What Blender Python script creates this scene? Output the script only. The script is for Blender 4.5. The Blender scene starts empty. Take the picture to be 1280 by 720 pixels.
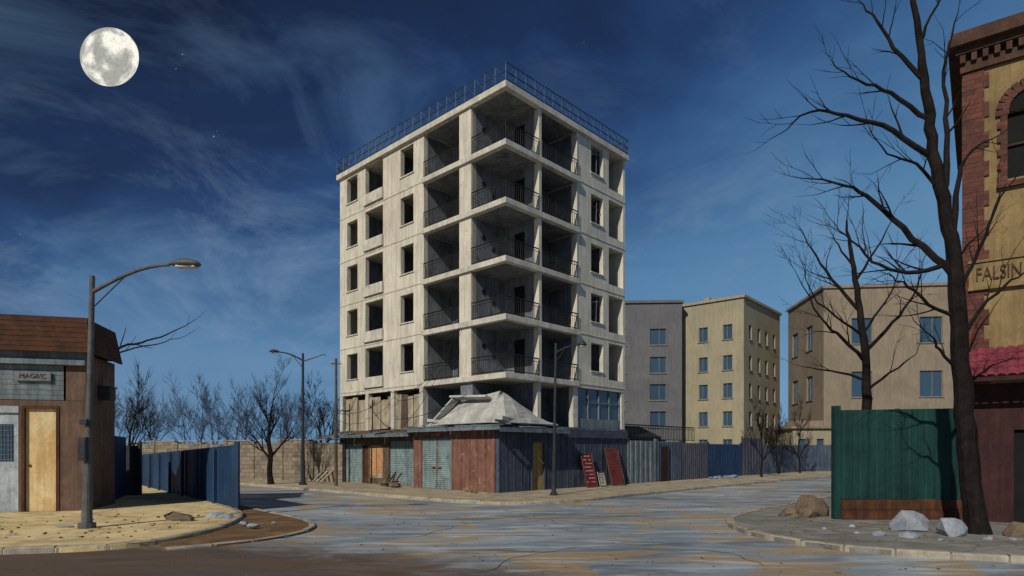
import bpy, bmesh, math, random
from mathutils import Vector, Matrix, Euler, noise
R = math.radians
scene = bpy.context.scene
scene.view_settings.view_transform = 'Standard'
scene.view_settings.look = 'None'
scene.view_settings.exposure = 0

def lin(r, g, b):
    def f(c):
        c /= 255.0
        return c/12.92 if c <= 0.04045 else ((c+0.055)/1.055)**2.4
    return (f(r), f(g), f(b), 1.0)

# ------------------------------------------------------------ mesh builder
BOXF = ((0,3,2,1),(4,5,6,7),(0,1,5,4),(1,2,6,5),(2,3,7,6),(3,0,4,7))
class MB:
    def __init__(s): s.v = []; s.f = []
    def quad(s, a, b, c, d):
        n = len(s.v); s.v += [tuple(a), tuple(b), tuple(c), tuple(d)]; s.f.append((n, n+1, n+2, n+3))
    def box(s, x0, x1, y0, y1, z0, z1):
        n = len(s.v)
        s.v += [(x0,y0,z0),(x1,y0,z0),(x1,y1,z0),(x0,y1,z0),(x0,y0,z1),(x1,y0,z1),(x1,y1,z1),(x0,y1,z1)]
        for q in BOXF: s.f.append(tuple(n+i for i in q))
    def obb(s, c, size, rot=(0,0,0)):
        m = Euler(rot).to_matrix(); n = len(s.v); h = [k/2 for k in size]
        for (a,b,d) in ((-1,-1,-1),(1,-1,-1),(1,1,-1),(-1,1,-1),(-1,-1,1),(1,-1,1),(1,1,1),(-1,1,1)):
            p = m @ Vector((a*h[0], b*h[1], d*h[2])) + Vector(c); s.v.append(tuple(p))
        for q in BOXF: s.f.append(tuple(n+i for i in q))
    def prism(s, pts, z0, z1):
        n = len(s.v); k = len(pts)
        for p in pts: s.v.append((p[0], p[1], z0))
        for p in pts: s.v.append((p[0], p[1], z1))
        s.f.append(tuple(n+i for i in reversed(range(k)))); s.f.append(tuple(n+k+i for i in range(k)))
        for i in range(k):
            j = (i+1) % k; s.f.append((n+i, n+j, n+k+j, n+k+i))
    def tube(s, pts, rads, sides=6, cap=True):
        pts = [Vector(p) for p in pts]
        if isinstance(rads, (int, float)): rads = [rads]*len(pts)
        n0 = len(s.v); up = None
        for i, p in enumerate(pts):
            t = (pts[min(i+1, len(pts)-1)] - pts[max(i-1, 0)])
            if t.length < 1e-9: t = Vector((0,0,1))
            t.normalize()
            if up is None: up = t.orthogonal().normalized()
            else:
                up = (up - t*up.dot(t))
                if up.length < 1e-6: up = t.orthogonal()
                up.normalize()
            w = t.cross(up)
            for k in range(sides):
                a = 2*math.pi*(k+.5)/sides
                q = p + (up*math.cos(a) + w*math.sin(a))*rads[i]
                s.v.append(tuple(q))
        for i in range(len(pts)-1):
            for k in range(sides):
                a = n0+i*sides+k; b = n0+i*sides+(k+1) % sides
                s.f.append((a, b, b+sides, a+sides))
        if cap:
            s.f.append(tuple(n0+k for k in reversed(range(sides))))
            m = n0+(len(pts)-1)*sides
            s.f.append(tuple(m+k for k in range(sides)))
    def bar(s, a, b, w=0.03): s.tube([a, b], w*0.7, 4)
    def hull(s, pts):
        bm = bmesh.new()
        for p in pts: bm.verts.new(p)
        r = bmesh.ops.convex_hull(bm, input=bm.verts)
        bmesh.ops.delete(bm, geom=[g for g in r['geom_interior'] if isinstance(g, bmesh.types.BMVert)], context='VERTS')
        bm.verts.index_update(); n = len(s.v)
        s.v += [tuple(v.co) for v in bm.verts]
        s.f += [tuple(n+v.index for v in f.verts) for f in bm.faces]
        bm.free()
    def rock(s, c, sx, sy, sz, rng, k=22):
        pts = []
        for i in range(k):
            d = Vector((rng.gauss(0,1), rng.gauss(0,1), rng.gauss(0,1))).normalized()*rng.uniform(.85,1.1)
            pts.append((c[0]+d.x*sx, c[1]+d.y*sy, c[2]+max(d.z, -.5)*sz))
        s.hull(pts)
    def panel(s, o, d, inn, t0, t1, z0, z1, ops, th):
        ts = sorted(set([t0, t1] + [x for q in ops for x in q[:2] if t0 <= x <= t1]))
        zs = sorted(set([z0, z1] + [x for q in ops for x in q[2:4] if z0 <= x <= z1]))
        def P(t, e, z): return (o[0]+d[0]*t+inn[0]*e, o[1]+d[1]*t+inn[1]*e, z)
        def solid(i, j):
            if i < 0 or j < 0 or i >= len(ts)-1 or j >= len(zs)-1: return False
            tc = (ts[i]+ts[i+1])/2; zc = (zs[j]+zs[j+1])/2
            return not any(q[0] < tc < q[1] and q[2] < zc < q[3] for q in ops)
        for i in range(len(ts)-1):
            for j in range(len(zs)-1):
                if not solid(i, j): continue
                a, b, c, e = ts[i], ts[i+1], zs[j], zs[j+1]
                s.quad(P(a,0,c), P(b,0,c), P(b,0,e), P(a,0,e))
                s.quad(P(a,th,c), P(a,th,e), P(b,th,e), P(b,th,c))
                if not solid(i-1, j): s.quad(P(a,0,c), P(a,0,e), P(a,th,e), P(a,th,c))
                if not solid(i+1, j): s.quad(P(b,0,c), P(b,th,c), P(b,th,e), P(b,0,e))
                if not solid(i, j-1): s.quad(P(a,0,c), P(a,th,c), P(b,th,c), P(b,0,c))
                if not solid(i, j+1): s.quad(P(a,0,e), P(b,0,e), P(b,th,e), P(a,th,e))
    def corrugated(s, p0, p1, z0, z1a, z1b=None, pitch=.22, depth=.035):
        if z1b is None: z1b = z1a
        p0 = Vector(p0); p1 = Vector(p1); L = (p1-p0).length; d = (p1-p0)/L; nrm = Vector((d.y, -d.x))
        prof = []; t = 0
        g = min(.1, .04/pitch)
        while t < L:
            for (a, e) in ((0,0),(.5-g,0),(.5,1),(1-g,1)):
                x = t+a*pitch
                if x <= L: prof.append((x, e*depth))
            t += pitch
        for i in range(len(prof)-1):
            (a,e),(b,f) = prof[i], prof[i+1]
            A = p0+d*a+nrm*e; B = p0+d*b+nrm*f
            za = z1a+(z1b-z1a)*a/L; zb = z1a+(z1b-z1a)*b/L
            s.quad((A.x,A.y,z0),(B.x,B.y,z0),(B.x,B.y,zb),(A.x,A.y,za))
    def build(s, name, mat, parent=None, bevel=0, smooth=False, weld=True):
        me = bpy.data.meshes.new(name); me.from_pydata(s.v, [], s.f)
        bm = bmesh.new(); bm.from_mesh(me)
        if weld: bmesh.ops.remove_doubles(bm, verts=bm.verts, dist=0.0005)
        bmesh.ops.recalc_face_normals(bm, faces=bm.faces)
        bm.to_mesh(me); bm.free()
        if smooth:
            for p in me.polygons: p.use_smooth = True
        me.materials.append(mat)
        ob = bpy.data.objects.new(name, me); scene.collection.objects.link(ob)
        if parent: ob.parent = parent
        if bevel:
            m = ob.modifiers.new('bevel', 'BEVEL'); m.width = bevel; m.segments = 2; m.limit_method = 'ANGLE'
        return ob

def group(name, loc=(0,0,0), rz=0):
    e = bpy.data.objects.new(name, None); scene.collection.objects.link(e)
    e.location = loc; e.rotation_euler = (0, 0, rz); e.empty_display_size = .5
    return e

def text(name, body, mat, parent, loc, size, rot, ext=.015, align='CENTER', sx=1):
    c = bpy.data.curves.new(name, 'FONT'); c.body = body; c.size = size; c.extrude = ext
    c.align_x = align; c.align_y = 'CENTER'; c.materials.append(mat)
    o = bpy.data.objects.new(name, c); scene.collection.objects.link(o)
    o.parent = parent; o.location = loc; o.rotation_euler = rot; o.scale = (sx, 1, 1)
    return o

# ------------------------------------------------------------ materials
def newmat(name):
    m = bpy.data.materials.new(name); m.use_nodes = True
    nt = m.node_tree; b = nt.nodes['Principled BSDF']
    return m, nt, b
def N(nt, t, **kw):
    n = nt.nodes.new(t)
    for k, v in kw.items():
        if k in n.inputs: n.inputs[k].default_value = v
        else: setattr(n, k, v)
    return n
def noise_n(nt, vec, scale, detail=6, rough=.6, dist=0.0):
    n = N(nt, 'ShaderNodeTexNoise'); n.inputs['Scale'].default_value = scale
    n.inputs['Detail'].default_value = detail; n.inputs['Roughness'].default_value = rough
    n.inputs['Distortion'].default_value = dist
    nt.links.new(vec, n.inputs['Vector']); return n.outputs['Fac']
def ramp(nt, fac, stops):
    r = N(nt, 'ShaderNodeValToRGB'); el = r.color_ramp.elements
    while len(el) < len(stops): el.new(.5)
    for e, (p, c) in zip(el, stops):
        e.position = p; e.color = c if isinstance(c, tuple) else (c, c, c, 1)
    nt.links.new(fac, r.inputs['Fac']); return r.outputs['Color']
def mix(nt, fac, a, b, mode='MIX'):
    m = N(nt, 'ShaderNodeMixRGB'); m.blend_type = mode
    for s, v in ((m.inputs['Fac'], fac), (m.inputs['Color1'], a), (m.inputs['Color2'], b)):
        if isinstance(v, bpy.types.NodeSocket): nt.links.new(v, s)
        else: s.default_value = v
    return m.outputs['Color']
def mapping(nt, vec, sc=(1,1,1), rot=(0,0,0)):
    m = N(nt, 'ShaderNodeMapping'); m.inputs['Scale'].default_value = sc; m.inputs['Rotation'].default_value = rot
    nt.links.new(vec, m.inputs['Vector']); return m.outputs['Vector']
def bump(nt, b, h, strength, dist=.03):
    n = N(nt, 'ShaderNodeBump'); n.inputs['Strength'].default_value = strength; n.inputs['Distance'].default_value = dist
    nt.links.new(h, n.inputs['Height']); nt.links.new(n.outputs['Normal'], b.inputs['Normal'])

def mat(name, a, b2, scale=1.2, rough=.85, bmp=.25, streak=.4, fine=9, metal=0, spec=.25, stain=None, stainamt=.85, lo=.62):
    m, nt, b = newmat(name)
    tc = N(nt, 'ShaderNodeTexCoord').outputs['Object']
    n1 = noise_n(nt, tc, scale, 8, .68, .6)
    col = mix(nt, ramp(nt, n1, [(.36, 0.0), (.64, 1.0)]), a, b2)
    n2 = noise_n(nt, tc, fine, 6, .7)
    col = mix(nt, .8, col, ramp(nt, n2, [(.25, lo), (.6, 1.0)]), 'MULTIPLY')
    if streak:
        n3 = noise_n(nt, mapping(nt, tc, (2.6, 2.6, .22)), 1.7, 6, .7)
        col = mix(nt, streak, col, ramp(nt, n3, [(.42, (.28,.26,.25,1)), (.56, 1.0)]), 'MULTIPLY')
    if stain:
        n4 = noise_n(nt, tc, scale*.6+.7, 9, .75, 1.2)
        col = mix(nt, ramp(nt, n4, [(.56, 0.0), (.64, stainamt)]), col, stain)
    nt.links.new(col, b.inputs['Base Color'])
    b.inputs['Roughness'].default_value = rough; b.inputs['Metallic'].default_value = metal
    b.inputs['Specular IOR Level'].default_value = spec
    if bmp: bump(nt, b, n2, bmp)
    return m

def brickmat(name, c1, c2, mortar, bw=.5, bh=.16, scale=1.0):
    m, nt, b = newmat(name)
    tc = N(nt, 'ShaderNodeTexCoord').outputs['Object']
    sx = N(nt, 'ShaderNodeSeparateXYZ'); nt.links.new(tc, sx.inputs[0])
    ad = N(nt, 'ShaderNodeMath', operation='ADD'); nt.links.new(sx.outputs[0], ad.inputs[0]); nt.links.new(sx.outputs[1], ad.inputs[1])
    cb = N(nt, 'ShaderNodeCombineXYZ'); nt.links.new(ad.outputs[0], cb.inputs[0]); nt.links.new(sx.outputs[2], cb.inputs[1])
    br = N(nt, 'ShaderNodeTexBrick'); br.inputs['Scale'].default_value = scale
    br.inputs['Color1'].default_value = c1; br.inputs['Color2'].default_value = c2; br.inputs['Mortar'].default_value = mortar
    br.inputs['Brick Width'].default_value = bw; br.inputs['Row Height'].default_value = bh; br.inputs['Mortar Size'].default_value = .014
    nt.links.new(cb.outputs[0], br.inputs['Vector'])
    n2 = noise_n(nt, tc, 5, 8, .75)
    col = mix(nt, .9, br.outputs['Color'], ramp(nt, n2, [(.3, .45), (.62, 1.1)]), 'MULTIPLY')
    n4 = noise_n(nt, tc, 1.1, 8, .75, 1)
    col = mix(nt, ramp(nt, n4, [(.55, 0.0), (.66, .7)]), col, mortar)
    nt.links.new(col, b.inputs['Base Color']); b.inputs['Roughness'].default_value = .9
    bump(nt, b, br.outputs['Fac'], -.4, .02)
    return m

M_white = mat('facade_render', lin(218,212,196), lin(194,189,176), .35, streak=.30, stain=lin(164,157,144), stainamt=.6, lo=.82, bmp=.1)
M_slab = mat('slab_concrete', lin(212,207,194), lin(178,174,166), 1.2, streak=.2, lo=.78, bmp=.15)
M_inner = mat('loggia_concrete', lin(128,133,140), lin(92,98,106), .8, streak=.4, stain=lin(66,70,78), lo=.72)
M_core = mat('painted_dark', lin(22,24,28), lin(14,15,18), 1, streak=0, bmp=0)  # near-black colour stands in for the shade of unlit rooms and openings
M_rail = mat('black_iron', lin(26,28,32), lin(40,40,42), 3, rough=.6, bmp=0, streak=0)
M_roofrail = mat('painted_steel_blue', lin(70,94,122), lin(52,74,100), 3, rough=.6, bmp=0, streak=0)
M_redpan = mat('rust_red_panel', lin(140,100,86), lin(112,80,72), 1.0, streak=.4, stain=lin(154,130,112), lo=.75)
M_bluepan = mat('blue_grey_panel', lin(80,90,106), lin(60,70,86), 1.0, streak=.4, stain=lin(92,92,96), lo=.72)
M_shut = mat('shutter_paint', lin(142,160,162), lin(112,134,140), 1.5, streak=.45, stain=lin(94,92,86), rough=.6)
M_beige = mat('boarding_beige', lin(190,178,154), lin(150,140,120), 1.1, streak=.5, stain=lin(112,102,88))
M_brownbd = mat('boarding_brown', lin(110,94,80), lin(82,72,64), 2, streak=.5)
M_ochre = mat('ochre_door', lin(180,148,92), lin(148,118,74), 2, streak=.35)
M_orange = mat('orange_poster', lin(204,164,116), lin(176,112,78), 2.5, streak=.25)
M_canopy = mat('canopy_sheet', lin(124,138,146), lin(88,100,110), 1.5, streak=.4, stain=lin(76,68,64))
M_rubble = mat('broken_concrete', lin(194,193,187), lin(156,157,154), 1.2, streak=.15, bmp=.5, stain=lin(120,117,112), lo=.75)
M_redsign = mat('red_board', lin(138,42,50), lin(102,32,42), 2, streak=.3)
M_redsign2 = mat('rust_board', lin(130,66,58), lin(96,48,48), 2, streak=.3)
M_letter = mat('faded_lettering', lin(200,184,170), lin(176,158,142), 4, streak=0, bmp=0)
M_whitep = mat('white_paint', lin(206,204,198), lin(170,171,168), 2, streak=.3)
M_bluefence = mat('blue_fence_paint', lin(34,66,100), lin(25,50,82), .6, streak=.3, rough=.6, lo=.75)
M_greyfence = mat('grey_blue_fence_paint', lin(88,100,118), lin(66,78,96), .8, streak=.4, rough=.6)
M_mauve = mat('mauve_fence_paint', lin(92,90,104), lin(74,74,88), .8, streak=.4, rough=.6)
M_green = mat('green_fence_paint', lin(24,68,62), lin(17,50,48), .5, streak=.4, rough=.7, lo=.7)
M_dkgreen = mat('dark_green_paint', lin(24,50,48), lin(18,38,38), 1, streak=.3)
M_wood = mat('weathered_wood', lin(100,64,42), lin(70,46,34), 1.5, streak=.5)
M_woodroof = mat('roof_planks', lin(88,54,34), lin(54,36,27), 1.4, streak=0, bmp=.5)
M_kioskwall = mat('kiosk_brown_wall', lin(118,95,80), lin(94,76,66), .9, streak=.4, lo=.72)
M_kioskpan = mat('kiosk_grey_boards', lin(132,144,150), lin(104,116,124), 1.1, streak=.45)
M_kdoor = mat('kiosk_white_door', lin(186,195,200), lin(156,166,172), 1.5, streak=.35)
M_kdoor2 = mat('kiosk_cream_door', lin(226,206,162), lin(204,164,104), .8, streak=.25, lo=.75)
M_glass, nt, b = newmat('window_glass')
b.inputs['Base Color'].default_value = lin(54,76,96); b.inputs['Roughness'].default_value = .15; b.inputs['Specular IOR Level'].default_value = .6
M_lamp = mat('lamp_steel', lin(104,104,104), lin(76,78,80), 3, rough=.55, streak=.2, bmp=.05)
M_lampdk = mat('lamp_steel_dark', lin(56,60,66), lin(40,44,50), 3, rough=.5, streak=.2, bmp=.05)
M_lens, nt, b = newmat('lamp_lens')
b.inputs['Base Color'].default_value = lin(190,192,190); b.inputs['Roughness'].default_value = .3
M_bark = mat('bark', lin(44,38,37), lin(27,25,26), 3, streak=.4, bmp=.8, spec=.1)
M_barkhaze = mat('bark_painted_haze', lin(92,110,136), lin(74,94,122), 1, streak=0, bmp=0, spec=0)  # distance haze painted into the colour, paler and bluer than the bark itself
M_yellowb = mat('cream_render', lin(164,155,130), lin(148,142,122), .3, streak=.2, bmp=.08, lo=.8)
M_greyb = mat('taupe_render', lin(112,111,114), lin(98,99,104), .3, streak=.2, bmp=.08, lo=.8)
M_tanb = mat('tan_render', lin(148,134,116), lin(130,120,106), .3, streak=.2, bmp=.08, lo=.8)
M_frame = mat('window_frame', lin(128,130,130), lin(104,106,108), 2, streak=0, bmp=0)
M_stucco = mat('ochre_stucco', lin(146,125,86), lin(122,104,74), .7, streak=.3, stain=lin(102,86,66), lo=.7)
M_brick = brickmat('red_brick', lin(112,62,48), lin(82,46,40), lin(62,49,44), .42, .15)
M_stonewall = brickmat('stone_wall', lin(150,136,116), lin(118,107,95), lin(84,79,76), .62, .3)
M_cornice = mat('cornice_brown', lin(92,66,52), lin(66,50,43), 1.5, streak=.4)
M_maroon = mat('maroon_wall', lin(72,42,41), lin(52,33,35), 1.2, streak=.4)
M_awn = mat('awning_red', lin(138,62,74), lin(106,46,60), 2, streak=.3)
M_rockm = mat('pale_rock', lin(158,166,176), lin(118,126,136), 1.7, streak=0, bmp=.6)
M_rockb = mat('brown_rock', lin(124,108,90), lin(90,78,68), 1.7, streak=0, bmp=.6)
M_kerb = mat('kerb_stone', lin(182,170,148), lin(134,130,122), 1.2, streak=0, bmp=.4)
M_debris = mat('blue_debris', lin(128,150,176), lin(96,112,140), 2, streak=0)

def groundmat(name, cols, sc, tilt=(0,0,0), st=(1,1,1), fine=20, bmp=.3, rough=.9, crack=0, crackamt=.75, dirt=None, patches=None):
    m, nt, b = newmat(name)
    tc = N(nt, 'ShaderNodeTexCoord').outputs['Object']
    mp = mapping(nt, tc, st, tilt)
    n1 = noise_n(nt, mp, sc, 9, .66, 1.4)
    col = ramp(nt, n1, cols)
    b.inputs['Roughness'].default_value = rough; b.inputs['Specular IOR Level'].default_value = .2
    if patches:
        n8 = noise_n(nt, mapping(nt, tc, (1,1.4,1), (0,0,.8)), .7, 8, .68, 1.2)
        col = mix(nt, ramp(nt, n8, [(.50, 0.0), (.60, .6)]), col, patches)
    if dirt:
        n7 = noise_n(nt, mapping(nt, tc, (.3, 1.0, 1), (0,0,.15)), .45, 8, .66, 1.0)
        col = mix(nt, ramp(nt, n7, [(.50, 0.0), (.60, .75)]), col, lin(78,90,104))
        n5 = noise_n(nt, mapping(nt, tc, (.5, .8, 1), (0,0,.5)), .42, 7, .6, 1.6)
        col = mix(nt, ramp(nt, n5, [(.49, 0.0), (.57, .85)]), col, lin(158,134,98))
        n6 = noise_n(nt, mapping(nt, tc, (.30, 1.5, 1), (0,0,-.3)), .6, 9, .7, 2.4)
        col = mix(nt, ramp(nt, n6, [(.52, 0.0), (.62, .7)]), col, lin(188,196,202))
        (cx, cy, rad, dc) = dirt
        d = N(nt, 'ShaderNodeVectorMath', operation='DISTANCE'); nt.links.new(mapping(nt, tc, (.6, 1, 1)), d.inputs[0]); d.inputs[1].default_value = (cx*.6, cy, 0)
        nz = noise_n(nt, tc, .55, 8, .7, 1)
        ma = N(nt, 'ShaderNodeMath', operation='MULTIPLY_ADD'); nt.links.new(nz, ma.inputs[0]); ma.inputs[1].default_value = 5; nt.links.new(d.outputs['Value'], ma.inputs[2])
        dv = N(nt, 'ShaderNodeMath', operation='DIVIDE'); nt.links.new(ma.outputs[0], dv.inputs[0]); dv.inputs[1].default_value = rad*2
        col = mix(nt, ramp(nt, dv.outputs[0], [(.46, .92), (.58, 0.0)]), col, dc)
        n9 = noise_n(nt, mapping(nt, tc, (.5, 1.2, 1), (0,0,.2)), .5, 6, .6, .8)
        rr_ = ramp(nt, n9, [(.46, .85), (.58, .38)]); nt.links.new(rr_, b.inputs['Roughness'])
        b.inputs['Specular IOR Level'].default_value = .4
    n2 = noise_n(nt, tc, fine, 6, .75)
    col = mix(nt, .6, col, ramp(nt, n2, [(.3, .6), (.62, 1.05)]), 'MULTIPLY')
    if crack:
        v = N(nt, 'ShaderNodeTexVoronoi'); v.feature = 'DISTANCE_TO_EDGE'; v.inputs['Scale'].default_value = crack
        nd = N(nt, 'ShaderNodeTexNoise'); nd.inputs['Scale'].default_value = 1.2; nt.links.new(tc, nd.inputs['Vector'])
        mx = mix(nt, .35, tc, nd.outputs['Color'], 'ADD'); nt.links.new(mx, v.inputs['Vector'])
        col = mix(nt, ramp(nt, v.outputs['Distance'], [(.003, crackamt), (.012, 0.0)]), col, lin(60,60,64))
    nt.links.new(col, b.inputs['Base Color'])
    bump(nt, b, n2, bmp, .02)
    return m
M_asph = groundmat('worn_asphalt', [(.30, lin(100,112,126)), (.45, lin(124,136,148)), (.56, lin(146,157,166)), (.70, lin(174,183,188))], .4, (0,0,.25), (.35,1.3,1), dirt=(-10, 8.5, 9.0, lin(84,64,46)))
M_pave = groundmat('pavement_concrete', [(.3, lin(132,122,106)), (.55, lin(172,160,136)), (.75, lin(196,184,158))], .6, crack=.5, crackamt=.4, patches=lin(120,114,104))
M_paveL = groundmat('pavement_sandy', [(.3, lin(176,154,112)), (.5, lin(214,192,142)), (.7, lin(234,216,172))], .5, crack=.45, crackamt=.5, patches=lin(156,138,108))
M_paveR = groundmat('pavement_grey', [(.3, lin(100,102,104)), (.55, lin(134,134,130)), (.75, lin(160,158,150))], .6, crack=.5, crackamt=.5, patches=lin(108,98,84))
M_verge = groundmat('dirt_verge', [(.3, lin(80,62,46)), (.55, lin(122,96,66)), (.75, lin(150,124,90))], .7, bmp=.7, patches=lin(96,78,60))
M_dirt = groundmat('bare_ground', [(.3, lin(66,68,68)), (.7, lin(106,102,92))], .2, bmp=.5)
M_mark = groundmat('worn_road_paint', [(.44, lin(134,146,156)), (.54, lin(170,178,184)), (.66, lin(206,210,212))], 1.4)

# ------------------------------------------------------------ world
w = bpy.data.worlds.new('World'); scene.world = w; w.use_nodes = True
nt = w.node_tree; nt.nodes.clear()
out = nt.nodes.new('ShaderNodeOutputWorld')
SUN_EL = R(36); sd = Vector((-0.50, -0.87, 0)).normalized()
sunvec = Vector((sd.x*math.cos(SUN_EL), sd.y*math.cos(SUN_EL), math.sin(SUN_EL)))
sky = nt.nodes.new('ShaderNodeTexSky'); sky.sky_type = 'NISHITA'; sky.sun_disc = False
sky.sun_elevation = SUN_EL; sky.sun_rotation = math.atan2(sd.x, sd.y)
bg1 = nt.nodes.new('ShaderNodeBackground'); bg1.inputs['Strength'].default_value = .006
nt.links.new(sky.outputs[0], bg1.inputs[0])
tc = nt.nodes.new('ShaderNodeTexCoord').outputs['Generated']
sx = nt.nodes.new('ShaderNodeSeparateXYZ'); nt.links.new(tc, sx.inputs[0])
def wm(op, a, b_):
    n = nt.nodes.new('ShaderNodeMath'); n.operation = op
    for i, v in enumerate((a, b_)):
        if isinstance(v, (int, float)): n.inputs[i].default_value = v
        else: nt.links.new(v, n.inputs[i])
    return n.outputs[0]
f = wm('ADD', wm('SUBTRACT', sx.outputs[2], wm('MULTIPLY', sx.outputs[0], .46)), .10)
nz = noise_n(nt, mapping(nt, tc, (1.2, 1.2, 2.4), (0, .6, 0)), 1.7, 6, .55, .6)
f2 = wm('ADD', f, wm('MULTIPLY', wm('SUBTRACT', nz, .5), -.55))
base = ramp(nt, f2, [(.02, lin(104,146,180)), (.24, lin(80,124,164)), (.42, lin(58,98,142)), (.57, lin(36,68,114)), (.70, lin(20,40,78)), (.84, lin(12,24,50))])
hz = ramp(nt, sx.outputs[2], [(.0, .6), (.09, .35), (.28, 0.0)])
base = mix(nt, hz, base, lin(98,146,186))
# broad soft cloud banks and finer wisps
nb = noise_n(nt, mapping(nt, tc, (1.4, 1.4, 3.6), (0, .45, 0)), 1.5, 9, .6, .7)
bank = mix(nt, 1.0, ramp(nt, nb, [(.47, 0.0), (.66, .6)]), ramp(nt, sx.outputs[2], [(.05, 1.0), (.42, .75), (.62, .15)]), 'MULTIPLY')
base = mix(nt, bank, base, lin(102,138,174))
nc = noise_n(nt, mapping(nt, tc, (1.5, 1.5, 2.6), (0, .7, .3)), 2.6, 13, .72, .5)
msk = ramp(nt, nc, [(.52, 0.0), (.72, .6)])
low = ramp(nt, sx.outputs[2], [(.0, .8), (.30, .7), (.45, .15)])
cm = mix(nt, 1.0, msk, low, 'MULTIPLY')
base = mix(nt, cm, base, lin(132,156,184))
bg2 = nt.nodes.new('ShaderNodeBackground'); bg2.inputs['Strength'].default_value = .92
nt.links.new(base, bg2.inputs[0])
add = nt.nodes.new('ShaderNodeAddShader'); nt.links.new(bg1.outputs[0], add.inputs[0]); nt.links.new(bg2.outputs[0], add.inputs[1])
nt.links.new(add.outputs[0], out.inputs[0])

sl = bpy.data.lights.new('sun', 'SUN'); sl.energy = 3.5; sl.angle = R(.6); sl.color = (1, .93, .80)
so = bpy.data.objects.new('sun', sl); scene.collection.objects.link(so)
so.rotation_euler = (-sunvec).to_track_quat('-Z', 'Y').to_euler(); so.location = (-20, -30, 40)

cam = bpy.data.cameras.new('camera'); co = bpy.data.objects.new('camera', cam); scene.collection.objects.link(co)
co.location = (0, 0, 2.3); co.rotation_euler = (R(90), 0, 0)
cam.sensor_width = 36; cam.lens = 21.94; cam.shift_y = .158; cam.clip_end = 6000
scene.camera = co

# ------------------------------------------------------------ moon + stars
bm = bmesh.new(); bmesh.ops.create_uvsphere(bm, u_segments=64, v_segments=40, radius=93)
me = bpy.data.meshes.new('moon'); bm.to_mesh(me); bm.free()
for p in me.polygons: p.use_smooth = True
mm, nt, b = newmat('moon_surface')
tcm = N(nt, 'ShaderNodeTexCoord').outputs['Object']
n1 = noise_n(nt, tcm, .014, 5, .55, .2)
c = ramp(nt, n1, [(.42, lin(166,166,160)), (.50, lin(206,205,194)), (.56, lin(246,244,230))])
n2 = noise_n(nt, tcm, .09, 8, .75, 0)
c = mix(nt, .7, c, ramp(nt, n2, [(.34, .62), (.5, 1.0)]), 'MULTIPLY')
v = N(nt, 'ShaderNodeTexVoronoi'); v.inputs['Scale'].default_value = .085; nt.links.new(tcm, v.inputs['Vector'])
c = mix(nt, .55, c, ramp(nt, v.outputs['Distance'], [(.0, .8), (.10, .75), (.14, 1.0), (.3, .95)]), 'MULTIPLY')
em = nt.nodes.new('ShaderNodeEmission'); nt.links.new(c, em.inputs[0]); em.inputs[1].default_value = 1.1
nt.links.new(em.outputs[0], nt.nodes['Material Output'].inputs[0])
me.materials.append(mm)
mo = bpy.data.objects.new('moon', me); scene.collection.objects.link(mo)
mo.location = (-1290, 2000, 2.3+1259); mo.scale = (1, .3, 1)
ms, nt, b = newmat('star_light')
em = nt.nodes.new('ShaderNodeEmission'); em.inputs[0].default_value = (.7,.8,1,1); em.inputs[1].default_value = .6
nt.links.new(em.outputs[0], nt.nodes['Material Output'].inputs[0])
S = MB(); rng = random.Random(4)
for (x, z, r) in ((-1243,1308,3.4),(-1373,1650,2.2),(-1230,1330,1.6),(-1400,1590,1.5),(-700,1500,1.6),(-2050,900,1.7),(300,1700,1.6),(-1700,1750,1.5),(-400,1100,1.3)):
    S.rock((x, 2600, z), r, r, r, rng, 10)
S.build('stars', ms)

# ------------------------------------------------------------ ground
g = MB(); g.quad((-2500,-2500,0),(2500,-2500,0),(2500,2500,0),(-2500,2500,0)); g.build('ground', M_dirt)
g = MB(); g.quad((-95,-40,.004),(95,-40,.004),(95,110,.004),(-95,110,.004)); g.build('road', M_asph)

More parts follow.
